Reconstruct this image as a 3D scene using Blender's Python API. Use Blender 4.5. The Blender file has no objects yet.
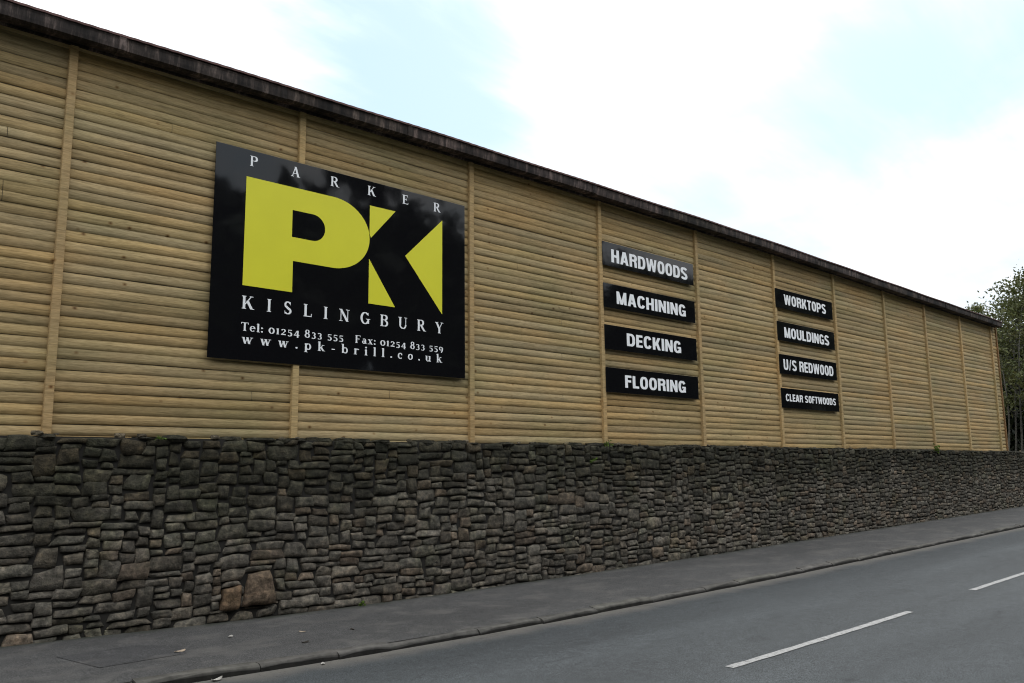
import bpy, bmesh, math, random
from mathutils import Vector, Matrix, noise
from mathutils.geometry import delaunay_2d_cdt

random.seed(11)
S = bpy.context.scene
COL = S.collection
R = math.radians
Z0 = 1.6                      # eye height above the road; heights below are written relative to the eye

# ------------------------------------------------------------------ camera
def setup_camera():
    cam = bpy.data.cameras.new('camera')
    co = bpy.data.objects.new('camera', cam); COL.objects.link(co)
    yaw, pitch, roll = 0.742153554, 0.152399871, -0.0116138454
    cy, sy, cp, sp = math.cos(yaw), math.sin(yaw), math.cos(pitch), math.sin(pitch)
    fwd = Vector((sy*cp, cy*cp, sp)); right = Vector((cy, -sy, 0)); up = right.cross(fwd)
    r2 = right*math.cos(roll) + up*math.sin(roll)
    u2 = up*math.cos(roll) - right*math.sin(roll)
    m = Matrix((r2, u2, -fwd)).transposed().to_4x4()
    m.translation = Vector((0, 0, Z0))
    co.matrix_world = m
    cam.sensor_width = 36; cam.lens = 29.385; cam.clip_end = 3000; cam.clip_start = .05
    S.camera = co
setup_camera()

# ------------------------------------------------------------------ world, sun, exposure
def N(nt, kind, **kw):
    n = nt.nodes.new(kind)
    for k, v in kw.items():
        if k.startswith('i_'):
            n.inputs[int(k[2:]) if k[2:].isdigit() else k[2:].replace('_', ' ')].default_value = v
        else: setattr(n, k, v)
    return n

SUN_EL, SUN_AZ = R(48), R(60)     # high, behind the building and to the right
def setup_world():
    w = bpy.data.worlds.new('World'); S.world = w; w.use_nodes = True
    nt = w.node_tree; nt.nodes.clear(); L = nt.links.new
    sky = N(nt, 'ShaderNodeTexSky', sky_type='NISHITA', sun_disc=False, sun_elevation=SUN_EL, sun_rotation=SUN_AZ)
    b1 = N(nt, 'ShaderNodeBackground'); b1.inputs[1].default_value = .066
    tint = N(nt, 'ShaderNodeMixRGB'); tint.inputs[0].default_value = .72; tint.inputs[2].default_value = (5.3, 7.0, 8.3, 1)
    L(sky.outputs[0], tint.inputs[1]); L(tint.outputs[0], b1.inputs[0])
    tc = N(nt, 'ShaderNodeTexCoord')
    # clouds on a flat layer: direction / height
    sep = N(nt, 'ShaderNodeSeparateXYZ'); L(tc.outputs['Generated'], sep.inputs[0])
    zz = N(nt, 'ShaderNodeMath', operation='MAXIMUM'); L(sep.outputs[2], zz.inputs[0]); zz.inputs[1].default_value = 0
    za = N(nt, 'ShaderNodeMath', operation='ADD'); L(zz.outputs[0], za.inputs[0]); za.inputs[1].default_value = .25
    dv = N(nt, 'ShaderNodeVectorMath', operation='DIVIDE'); L(tc.outputs['Generated'], dv.inputs[0])
    cm = N(nt, 'ShaderNodeCombineXYZ')
    for i in range(3): L(za.outputs[0], cm.inputs[i])
    L(cm.outputs[0], dv.inputs[1])
    n1 = N(nt, 'ShaderNodeTexNoise'); n1.inputs['Scale'].default_value = 2.3; n1.inputs['Detail'].default_value = 9
    n1.inputs['Roughness'].default_value = .56; n1.inputs['Distortion'].default_value = .9
    L(dv.outputs[0], n1.inputs['Vector'])
    acc = n1.outputs[0]
    # three thin places in the cloud sheet, one thick bank between them
    for d, rad, amp in (((.47, .74, .48), .25, -.42), ((.57, .72, .40), .20, -.32), ((.852, .373, .367), .16, -.36), ((.87, .22, .44), .22, -.36), ((.80, .43, .41), .2, -.10), ((.71, .54, .44), .20, .22), ((.30, .85, .42), .22, .15), ((.92, .33, .22), .18, .2)):
        dd = Vector(d).normalized()
        dot = N(nt, 'ShaderNodeVectorMath', operation='DISTANCE'); L(tc.outputs['Generated'], dot.inputs[0]); dot.inputs[1].default_value = dd
        mr = N(nt, 'ShaderNodeMapRange', interpolation_type='SMOOTHSTEP'); L(dot.outputs['Value'], mr.inputs[0])
        mr.inputs[1].default_value = 0; mr.inputs[2].default_value = rad; mr.inputs[3].default_value = amp; mr.inputs[4].default_value = 0
        ad = N(nt, 'ShaderNodeMath', operation='ADD'); L(acc, ad.inputs[0]); L(mr.outputs[0], ad.inputs[1]); acc = ad.outputs[0]
    mp = N(nt, 'ShaderNodeMapping'); mp.inputs['Rotation'].default_value = (0, 0, R(25)); mp.inputs['Scale'].default_value = (1, 4.5, 1); L(dv.outputs[0], mp.inputs[0])
    n3 = N(nt, 'ShaderNodeTexNoise'); n3.inputs['Scale'].default_value = 1.6; n3.inputs['Detail'].default_value = 8; n3.inputs['Roughness'].default_value = .6; L(mp.outputs[0], n3.inputs['Vector'])
    wz = N(nt, 'ShaderNodeMath', operation='MULTIPLY_ADD'); L(n3.outputs[0], wz.inputs[0]); wz.inputs[1].default_value = .75; wz.inputs[2].default_value = -.36
    ad = N(nt, 'ShaderNodeMath', operation='ADD'); L(acc, ad.inputs[0]); L(wz.outputs[0], ad.inputs[1]); acc = ad.outputs[0]
    rp = N(nt, 'ShaderNodeMapRange', interpolation_type='SMOOTHSTEP'); L(acc, rp.inputs[0])
    rp.inputs[1].default_value = -.02; rp.inputs[2].default_value = .76
    n2 = N(nt, 'ShaderNodeTexNoise'); n2.inputs['Scale'].default_value = 3.5; n2.inputs['Detail'].default_value = 5
    L(dv.outputs[0], n2.inputs['Vector'])
    cr = N(nt, 'ShaderNodeValToRGB'); L(n2.outputs[0], cr.inputs[0])
    cr.color_ramp.elements[0].position = .28; cr.color_ramp.elements[0].color = (.70, .735, .765, 1)
    cr.color_ramp.elements[1].position = .62; cr.color_ramp.elements[1].color = (1, 1, 1, 1)
    b2 = N(nt, 'ShaderNodeBackground'); L(cr.outputs[0], b2.inputs[0])
    ov = N(nt, 'ShaderNodeMapRange', interpolation_type='SMOOTHSTEP'); L(sep.outputs[2], ov.inputs[0])
    ov.inputs[1].default_value = .36; ov.inputs[2].default_value = .80; ov.inputs[3].default_value = .58; ov.inputs[4].default_value = 1.75
    L(ov.outputs[0], b2.inputs[1])
    mx = N(nt, 'ShaderNodeMixShader'); L(rp.outputs[0], mx.inputs[0]); L(b1.outputs[0], mx.inputs[1]); L(b2.outputs[0], mx.inputs[2])
    out = N(nt, 'ShaderNodeOutputWorld'); L(mx.outputs[0], out.inputs[0])
    sd = bpy.data.lights.new('sun', 'SUN'); sd.energy = .6; sd.angle = R(20); sd.color = (1, .96, .9)
    so = bpy.data.objects.new('sun', sd); COL.objects.link(so)
    d = Vector((math.sin(SUN_AZ)*math.cos(SUN_EL), math.cos(SUN_AZ)*math.cos(SUN_EL), math.sin(SUN_EL)))
    so.rotation_euler = d.to_track_quat('Z', 'Y').to_euler(); so.location = (0, 0, 40)
    S.view_settings.view_transform = 'Standard'; S.view_settings.look = 'None'
    S.view_settings.exposure = 1.15; S.view_settings.gamma = 1
    S.cycles.filter_width = 1.1
setup_world()

# ------------------------------------------------------------------ helpers
def tag(o, label=None, cat=None, group=None, kind=None):
    if label: o['label'] = label
    if cat: o['category'] = cat
    if group: o['group'] = group
    if kind: o['kind'] = kind
    return o

def empty(name, loc, label, cat, group=None):
    o = bpy.data.objects.new(name, None); COL.objects.link(o)
    o.location = (loc[0], loc[1], loc[2]); o.empty_display_size = .2
    return tag(o, label, cat, group)

class MB:
    """collects world-space geometry, built as one mesh object"""
    def __init__(s): s.v = []; s.f = []; s.c = []; s.flat = set(); s.col = (1, 1, 1, 1)
    def vert(s, x, y, z): s.v.append((x, y, z)); s.c.append(s.col); return len(s.v)-1
    def face(s, *i): s.f.append(tuple(i))
    def box(s, x0, x1, y0, y1, z0, z1):
        b = len(s.v)
        for z in (z0, z1):
            for y in (y0, y1):
                for x in (x0, x1): s.vert(x, y, z)
        for q in ((0, 2, 3, 1), (4, 5, 7, 6), (0, 1, 5, 4), (2, 6, 7, 3), (0, 4, 6, 2), (1, 3, 7, 5)): s.face(*[b+i for i in q])
    def tube(s, pts, rads, n=7):
        prev = None
        for k, (p, r) in enumerate(zip(pts, rads)):
            p = Vector(p)
            d = (Vector(pts[min(k+1, len(pts)-1)]) - Vector(pts[max(k-1, 0)])).normalized()
            a = d.orthogonal().normalized() if prev is None else (prev - d*prev.dot(d)).normalized()
            prev = a; b = d.cross(a)
            ring = [s.vert(*(p + (a*math.cos(2*math.pi*i/n) + b*math.sin(2*math.pi*i/n))*r)) for i in range(n)]
            if k:
                for i in range(n): s.face(last[i], last[(i+1) % n], ring[(i+1) % n], ring[i])
            last = ring
        s.face(*last)
    def build(s, name, mat, parent=None, origin=None, smooth=False, bevel=0):
        o0 = Vector(parent.location) if parent and parent.parent is None else Vector(origin or (0, 0, 0))
        if parent and parent.parent is not None: o0 = Vector(parent.parent.location) + Vector(parent.location)
        me = bpy.data.meshes.new(name)
        me.from_pydata([(a-o0.x, b-o0.y, c-o0.z) for a, b, c in s.v], [], s.f)
        at = me.color_attributes.new('tint', 'FLOAT_COLOR', 'POINT')
        flat = [q for c in s.c for q in c]
        at.data.foreach_set('color', flat)
        if smooth: me.polygons.foreach_set('use_smooth', [i not in s.flat for i in range(len(me.polygons))])
        me.materials.append(mat); me.update()
        o = bpy.data.objects.new(name, me); COL.objects.link(o)
        if parent: o.parent = parent
        else: o.location = o0
        if bevel:
            m = o.modifiers.new('bevel', 'BEVEL'); m.width = bevel; m.segments = 2
        return o

def mat(name, base=(.5, .5, .5), rough=.8, spec=.3):
    m = bpy.data.materials.new(name); m.use_nodes = True
    nt = m.node_tree; b = nt.nodes['Principled BSDF']
    b.inputs['Base Color'].default_value = (*base, 1); b.inputs['Roughness'].default_value = rough
    b.inputs['Specular IOR Level'].default_value = spec
    return m, nt, b, nt.links.new

def pos(nt, scale=(1, 1, 1)):
    g = N(nt, 'ShaderNodeNewGeometry'); mp = N(nt, 'ShaderNodeMapping'); mp.inputs['Scale'].default_value = scale
    nt.links.new(g.outputs['Position'], mp.inputs[0]); return mp.outputs[0]

def noi(nt, vec, scale, detail=4, rough=.55, dist=0):
    n = N(nt, 'ShaderNodeTexNoise'); n.inputs['Scale'].default_value = scale; n.inputs['Detail'].default_value = detail
    n.inputs['Roughness'].default_value = rough; n.inputs['Distortion'].default_value = dist
    nt.links.new(vec, n.inputs['Vector']); return n.outputs[0]

def ramp(nt, fac, stops):
    c = N(nt, 'ShaderNodeValToRGB'); nt.links.new(fac, c.inputs[0]); e = c.color_ramp.elements
    while len(e) < len(stops): e.new(.5)
    for el, (p, col) in zip(e, stops): el.position = p; el.color = (*col, 1) if len(col) == 3 else col
    return c.outputs[0]

def mul(nt, a, b, fac=1, mode='MULTIPLY'):
    m = N(nt, 'ShaderNodeMixRGB', blend_type=mode)
    for sock, v in zip(m.inputs, (fac, a, b)):
        if hasattr(v, 'links'): nt.links.new(v, sock)
        else: sock.default_value = v if isinstance(v, (int, float)) else (*v, 1)
    return m.outputs[0]

def bump(nt, b, h, strength, dist):
    n = N(nt, 'ShaderNodeBump'); n.inputs['Strength'].default_value = strength; n.inputs['Distance'].default_value = dist
    nt.links.new(h, n.inputs['Height']); nt.links.new(n.outputs[0], b.inputs['Normal'])

def attr(nt):
    a = N(nt, 'ShaderNodeVertexColor', layer_name='tint'); return a.outputs[0]

G3 = lambda v: (v, v, v)

# ------------------------------------------------------------------ materials
def make_wood(name, base):
    m, nt, b, L = mat(name, base, .78, .25)
    v = pos(nt, (1.2, 9, 26)); g = noi(nt, v, 1.6, 6, .62, .6)
    c = mul(nt, base, ramp(nt, g, [(.28, (.60, .60, .56)), (.5, G3(1)), (.72, (1.24, 1.22, 1.16))]))
    v2 = pos(nt, (5, 30, 60)); g2 = noi(nt, v2, 2.2, 5, .6)
    c = mul(nt, c, ramp(nt, g2, [(.32, (.72, .70, .64)), (.62, G3(1.10))]))
    gb = noi(nt, pos(nt, (.55, .5, .9)), 1.1, 4)            # treatment blotches, greener and browner
    c = mul(nt, c, ramp(nt, gb, [(.32, (.86, .92, .88)), (.5, G3(1)), (.68, (1.08, 1.0, .92))]))
    vo = N(nt, 'ShaderNodeTexVoronoi'); L(pos(nt, (4.6, .01, 6.2)), vo.inputs['Vector']); vo.inputs['Scale'].default_value = 1
    vo.inputs['Randomness'].default_value = 1
    kn = ramp(nt, vo.outputs['Distance'], [(.040, (.30, .22, .16)), (.075, (.66, .56, .46)), (.15, G3(1))])
    sr = N(nt, 'ShaderNodeSeparateColor'); L(vo.outputs['Color'], sr.inputs[0])
    c = mul(nt, c, kn, ramp(nt, sr.outputs[0], [(.50, G3(0)), (.56, G3(1))]))
    c = mul(nt, c, attr(nt)); L(c, b.inputs['Base Color'])
    bump(nt, b, g2, .25, .004)
    return m
WOOD = make_wood('treated_pine', (.365, .268, .136))
BATTEN = make_wood('batten_pine', (.43, .31, .16))
BROWNWOOD = make_wood('corner_wood', (.20, .125, .06))

def make_stone():
    m, nt, b, L = mat('sooty_gritstone', (.1, .1, .1), .92, .2)
    v = pos(nt); n1 = noi(nt, v, 14, 8, .68); n2 = noi(nt, v, 60, 4, .6); n3 = noi(nt, pos(nt, (1, 1, 2.2)), 5, 5, .6, .4)
    c = mul(nt, mul(nt, attr(nt), (1.12, 1.0, .86)), ramp(nt, n1, [(.30, (.34, .34, .33)), (.5, G3(1)), (.70, (2.2, 2.12, 2.0))]))
    c = mul(nt, c, ramp(nt, n3, [(.3, (.72, .74, .72)), (.55, (1, 1, 1)), (.75, (1.18, 1.10, 1.02))]))
    # damp algae and soot running down from the top of the wall
    g = N(nt, 'ShaderNodeNewGeometry'); sp = N(nt, 'ShaderNodeSeparateXYZ'); L(g.outputs['Position'], sp.inputs[0])
    st = noi(nt, pos(nt, (1.1, 1, .16)), 1.5, 5, .6)
    ad = N(nt, 'ShaderNodeMath', operation='MULTIPLY_ADD'); L(st, ad.inputs[0]); ad.inputs[1].default_value = 1.9; L(sp.outputs[2], ad.inputs[2])
    mr = N(nt, 'ShaderNodeMapRange', interpolation_type='SMOOTHSTEP'); L(ad.outputs[0], mr.inputs[0])
    mr.inputs[1].default_value = 1.75; mr.inputs[2].default_value = 2.75
    c = mul(nt, c, (.42, .44, .38), mr.outputs[0])
    gr = noi(nt, v, 2.1, 5, .6)
    c = mul(nt, c, (.90, 1.0, .80), ramp(nt, gr, [(.52, G3(0)), (.7, G3(.6))]))
    L(c, b.inputs['Base Color'])
    h = mul(nt, n1, n2, .35, 'ADD'); bump(nt, b, h, 1.0, .03)
    return m
STONE = make_stone()
CORE, _, _, _ = mat('dark_joint_earth', (.030, .028, .025), .98, .1)

def make_asphalt(name, base, kind):
    m, nt, b, L = mat(name, base, .88, .3)
    v = pos(nt); fine = noi(nt, v, 95, 3, .7); mid = noi(nt, v, 9, 5, .6); big = noi(nt, pos(nt, (.35, 1.3, 1)), .8, 5, .6, .5)
    c = mul(nt, base, ramp(nt, fine, [(.32, G3(.30)), (.5, G3(1)), (.68, G3(2.1))]))
    c = mul(nt, c, ramp(nt, mid, [(.3, G3(.84)), (.7, G3(1.14))]))
    c = mul(nt, c, ramp(nt, big, [(.3, G3(.82)), (.5, G3(1)), (.72, G3(1.18))]))
    g = N(nt, 'ShaderNodeNewGeometry'); sp = N(nt, 'ShaderNodeSeparateXYZ'); L(g.outputs['Position'], sp.inputs[0])
    if kind == 'road':
        # dust and grit lying in the channel beside the kerb, wheel-polished bands
        wob = noi(nt, pos(nt, (1, .2, 1)), 2.6, 4)
        ad = N(nt, 'ShaderNodeMath', operation='MULTIPLY_ADD'); L(wob, ad.inputs[0]); ad.inputs[1].default_value = .45; L(sp.outputs[1], ad.inputs[2])
        mr = N(nt, 'ShaderNodeMapRange', interpolation_type='SMOOTHSTEP'); L(ad.outputs[0], mr.inputs[0])
        mr.inputs[1].default_value = 6.55; mr.inputs[2].default_value = 6.98
        c = mul(nt, c, (.095, .088, .078), mr.outputs[0], 'MIX')
        wv = N(nt, 'ShaderNodeMath', operation='SINE'); sc = N(nt, 'ShaderNodeMath', operation='MULTIPLY'); L(sp.outputs[1], sc.inputs[0]); sc.inputs[1].default_value = 3.9
        L(sc.outputs[0], wv.inputs[0])
        c = mul(nt, c, ramp(nt, wv.outputs[0], [(0, G3(.90)), (1, G3(1.08))]))
        sp2 = noi(nt, v, 30, 2, .5); c = mul(nt, c, ramp(nt, sp2, [(.30, G3(.62)), (.36, G3(1)), (.68, G3(1)), (.74, G3(1.45))]))
        oil = noi(nt, pos(nt, (.5, 1.6, 1)), 2.3, 6, .65); c = mul(nt, c, ramp(nt, oil, [(.30, G3(.70)), (.42, G3(1))]))
    else:
        # pale worn blotches on the far stretch, darker band along the foot of the wall
        st = noi(nt, pos(nt, (.9, 1.3, 1)), 1.9, 7, .62, .3)
        c = mul(nt, c, (.115, .107, .098), ramp(nt, st, [(.50, G3(0)), (.66, G3(.5))]), 'MIX')
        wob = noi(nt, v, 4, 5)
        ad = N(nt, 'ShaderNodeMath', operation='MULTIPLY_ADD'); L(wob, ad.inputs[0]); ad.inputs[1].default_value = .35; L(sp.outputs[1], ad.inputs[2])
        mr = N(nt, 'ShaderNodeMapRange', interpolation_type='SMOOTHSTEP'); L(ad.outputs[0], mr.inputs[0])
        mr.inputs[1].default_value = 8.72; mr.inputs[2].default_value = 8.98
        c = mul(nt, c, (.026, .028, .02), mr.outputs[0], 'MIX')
    L(c, b.inputs['Base Color'])
    bump(nt, b, fine, .55, .006)
    return m
ROAD = make_asphalt('road_asphalt', (.038, .0425, .0450), 'road')
PAVE = make_asphalt('pavement_asphalt', (.054, .0525, .051), 'pave')
PATCH = make_asphalt('patch_asphalt', (.043, .042, .042), 'pave')

def simple(name, base, rough=.85, spec=.3, scale=12, lo=.7, hi=1.25, tint=False, bmp=0):
    m, nt, b, L = mat(name, base, rough, spec)
    n = noi(nt, pos(nt), scale, 6, .62)
    c = mul(nt, base, ramp(nt, n, [(.28, G3(lo)), (.72, G3(hi))]))
    if tint: c = mul(nt, c, attr(nt))
    L(c, b.inputs['Base Color'])
    if bmp: bump(nt, b, n, .6, bmp)
    return m
KERB = simple('kerb_gritstone', (.075, .071, .064), .9, .25, 9, .55, 1.35, True, .01)
SOIL = simple('soil', (.06, .055, .04), .95, .1, 3)
GRASSGROUND = simple('rough_ground', (.05, .06, .03), .95, .1, 1.5)
BARK = simple('grey_bark', (.075, .072, .062), .9, .2, 8, .5, 1.4)
DARKBARK = simple('dark_bark', (.07, .06, .05), .9, .2, 8, .5, 1.4)
RENDERWALL = simple('building_shell', (.18, .17, .15), .9, .2, 3)
SHEET = simple('red_brown_roof_sheet', (.125, .066, .06), .75, .3, 6, .6, 1.3)

def make_gutter():
    m, nt, b, L = mat('weathered_gutter', (.08, .06, .05), .8, .3)
    st = noi(nt, pos(nt, (6, 2, .8)), 2.2, 6, .75)
    c = mul(nt, (.042, .032, .028), ramp(nt, st, [(.30, G3(.30)), (.48, G3(.85)), (.55, (1.7, 1.7, 1.7)), (.64, (4.2, 4.2, 4.2))]))
    bl = noi(nt, pos(nt, (1.3, 1, 1)), 1.6, 5, .65)
    c = mul(nt, c, ramp(nt, bl, [(.40, G3(.25)), (.58, G3(1.25))]))
    c = mul(nt, c, attr(nt)); L(c, b.inputs['Base Color']); bump(nt, b, st, .4, .006)
    return m
GUTTER = make_gutter()

def make_signface():
    m, nt, b, L = mat('gloss_black_panel', (.006, .006, .007), .07, .46)
    n = noi(nt, pos(nt), .9, 3); 
    r = N(nt, 'ShaderNodeMapRange'); L(noi(nt, pos(nt, (3, 1, 1)), 3, 5), r.inputs[0]); r.inputs[3].default_value = .02; r.inputs[4].default_value = .08
    L(r.outputs[0], b.inputs['Roughness'])
    bump(nt, b, n, .06, .05)
    return m
SIGN = make_signface()
SIGNEDGE, _, _, _ = mat('sign_edge', (.02, .02, .02), .5, .4)
WHITE = simple('white_vinyl', (.88, .89, .90), .45, .4, 5, .95, 1.03)
YELLOW = simple('lime_yellow_vinyl', (.70, .665, .03), .4, .4, 2, .96, 1.03)

def make_leaf(name, a, bcol):
    m, nt, b, L = mat(name, a, .65, .25)
    c = mul(nt, mul(nt, a, bcol, noi(nt, pos(nt), .8, 3), 'MIX'), attr(nt)); L(c, b.inputs['Base Color'])
    tr = N(nt, 'ShaderNodeBsdfTranslucent'); L(c, tr.inputs[0])
    mx = N(nt, 'ShaderNodeMixShader'); mx.inputs[0].default_value = .25
    out = nt.nodes['Material Output']; L(b.outputs[0], mx.inputs[1]); L(tr.outputs[0], mx.inputs[2]); L(mx.outputs[0], out.inputs[0])
    return m
LEAF = make_leaf('ash_leaves', (.048, .064, .022), (.092, .096, .034))
DARKLEAF = make_leaf('evergreen_leaves', (.010, .017, .008), (.020, .028, .011))
WEEDLEAF = make_leaf('weed_leaves', (.07, .13, .02), (.11, .16, .03))

def make_paint():
    m, nt, b, L = mat('worn_road_paint', (.6, .6, .6), .7, .3)
    n = noi(nt, pos(nt), 22, 6, .7); n2 = noi(nt, pos(nt), 110, 3, .6)
    c = mul(nt, (.27, .268, .262), ramp(nt, n, [(.34, G3(.38)), (.47, G3(.90)), (.7, G3(1.10))]))
    c = mul(nt, c, ramp(nt, n2, [(.34, G3(.35)), (.47, G3(1))])); L(c, b.inputs['Base Color'])
    return m
PAINT = make_paint()

# ------------------------------------------------------------------ ground levels
GP = [(-60, -1.47), (-10, -1.47), (0, -1.46), (1.85, -1.485), (3.33, -1.53), (5.28, -1.558), (7.75, -1.552), (11.8, -1.518), (17.9, -1.436), (29.4, -1.284), (60, -.90), (100, -.70)]
def g(x):
    """height of the back of the pavement, relative to the eye"""
    if x <= GP[0][0]: return GP[0][1]
    for (a, za), (b, zb) in zip(GP, GP[1:]):
        if x <= b:
            return za + (zb-za)*(x-a)/(b-a)
    return GP[-1][1]
def gs(x): return sum(g(x+d) for d in (-1.2, -.6, 0, .6, 1.2))/5
XS = [-250, -120, -60, -40, -25] + [-15+.5*i for i in range(131)] + [60, 75, 100, 160, 300]

def strip(name, ys, zf, material, x0=-1e9, x1=1e9, label=None, xs=XS):
    m = MB(); rows = []
    for x in [x for x in xs if x0 <= x <= x1]:
        rows.append([m.vert(x, y, zf(x, y)+Z0) for y in ys])
    for a, b in zip(rows, rows[1:]):
        for i in range(len(ys)-1): m.face(a[i], b[i], b[i+1], a[i+1])
    return tag(m.build(name, material, smooth=True), kind='structure')

KY = 6.76            # outer face of the kerb
def road_z(x, y):
    c = 1-((y-4.13)/2.65)**2
    return gs(x) - .104 + .055*max(0, c)
def pave_z(x, y): return gs(x) - .045*(8.8-y)/2.0
strip('road', [1.48+i*.265 for i in range(21)], road_z, ROAD)
strip('pavement', [KY+.085, 7.3, 7.8, 8.3, 8.95], pave_z, PAVE)
strip('verge', [-3.0, -1, 0.2, 1.3, 1.48], lambda x, y: gs(x)-.03, PAVE)
def ground():
    m = MB(); rows = []
    ys = [-900, -300, -60, -20, -3.2, 8.9]
    for x in [-1500, -500]+XS+[700, 1500]:
        rows.append([m.vert(x, y, gs(x)-.22+Z0) for y in ys])
    for a, b in zip(rows, rows[1:]):
        for i in range(len(ys)-1): m.face(a[i], b[i], b[i+1], a[i+1])
    tag(m.build('ground', GRASSGROUND), kind='structure')
    m = MB(); rows = []
    for x in (-1500, -200, 0, 30, 60, 200, 1500):
        rows.append([m.vert(x, y, h+Z0) for y, h in ((8.98, -1.9), (8.981, .29), (40, .4), (120, 4), (900, 60))])
    for a, b in zip(rows, rows[1:]):
        for i in range(4): m.face(a[i], b[i], b[i+1], a[i+1])
    tag(m.build('bank', SOIL), kind='structure')
ground()

def patch():
    m = MB()
    pts = [(2.12, 8.02), (2.28, 7.42), (3.02, 7.52), (3.1, 7.86), (2.78, 8.12)]
    m.face(*[m.vert(x, y, pave_z(x, y)+.004+Z0) for x, y in pts])
    tag(m.build('pavement_patch', PATCH), kind='structure')
patch()

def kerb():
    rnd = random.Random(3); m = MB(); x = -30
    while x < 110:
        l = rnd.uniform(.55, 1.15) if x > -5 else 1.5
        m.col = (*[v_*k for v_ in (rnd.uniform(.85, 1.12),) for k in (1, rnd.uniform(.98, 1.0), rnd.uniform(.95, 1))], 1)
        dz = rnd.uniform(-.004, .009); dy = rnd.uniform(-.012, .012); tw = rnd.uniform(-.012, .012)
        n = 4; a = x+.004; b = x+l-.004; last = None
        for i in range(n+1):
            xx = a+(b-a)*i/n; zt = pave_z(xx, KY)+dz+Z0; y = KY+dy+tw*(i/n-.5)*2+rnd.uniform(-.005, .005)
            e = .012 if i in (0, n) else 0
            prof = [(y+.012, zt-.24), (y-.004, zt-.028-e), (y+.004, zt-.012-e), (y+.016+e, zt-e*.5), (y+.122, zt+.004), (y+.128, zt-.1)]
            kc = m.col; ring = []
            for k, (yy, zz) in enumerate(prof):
                m.col = tuple(q*(.26, .32, .9, 1.25, .95, .9)[k] for q in kc[:3])+(1,)      # shade and road film painted into the face tint, scuffed pale top
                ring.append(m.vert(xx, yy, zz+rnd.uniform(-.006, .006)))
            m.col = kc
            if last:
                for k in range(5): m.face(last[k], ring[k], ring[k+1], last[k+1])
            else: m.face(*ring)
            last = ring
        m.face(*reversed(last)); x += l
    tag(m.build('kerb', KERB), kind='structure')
    m = MB()
    m.box(-60, 110, 1.36, 1.47, Z0-2, Z0-1.62)
    for i in range(170):
        x = -60+i; m.box(x+.01, x+.99, 1.35, 1.475, gs(x+.5)-.3+Z0, gs(x+.5)-.025+Z0)
    tag(m.build('kerb', KERB, bevel=.01), kind='structure')
kerb()

def dash(x0, x1, yc0, yc1, w=.078):
    m = MB(); n = 24; rnd = random.Random(int(x0*10)+99); last = None
    for i in range(n+1):
        x = x0+(x1-x0)*i/n; y = yc0+(yc1-yc0)*i/n
        a = y-w/2+rnd.uniform(-.006, .006); b = y+w/2+rnd.uniform(-.006, .006)
        r = (m.vert(x, a, road_z(x, a)+.005+Z0), m.vert(x, b, road_z(x, b)+.005+Z0))
        if last: m.face(last[0], r[0], r[1], last[1])
        last = r
    tag(m.build('road_marking', PAINT), kind='structure')
DASHES = [(.1, 4.0, 4.04, 4.05), (6.07, 9.60, 4.06, 4.08), (11.62, 15.45, 4.14, 4.16), (17.4, 21.2, 4.18, 4.20)]
for d in DASHES: dash(*d)

# ------------------------------------------------------------------ dry stone wall
YW, ZT = 8.75, .375      # front of the wall, top of the wall
def stone_tint(rnd):
    v = rnd.uniform(.056, .118)*(1.25 if rnd.random() < .15 else 1)
    k = rnd.random()
    if k < .08: c = (v*1.14, v*1.0, v*.87)
    elif k < .16: c = (v*1.14, v*1.0, v*.88)
    elif k < .35: c = (v*1.04, v*1.0, v*.92)
    elif k < .55: c = (v*.99, v*1.0, v*.96)
    else: c = (v, v*.99, v*.95)
    return (*c, 1)

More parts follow.
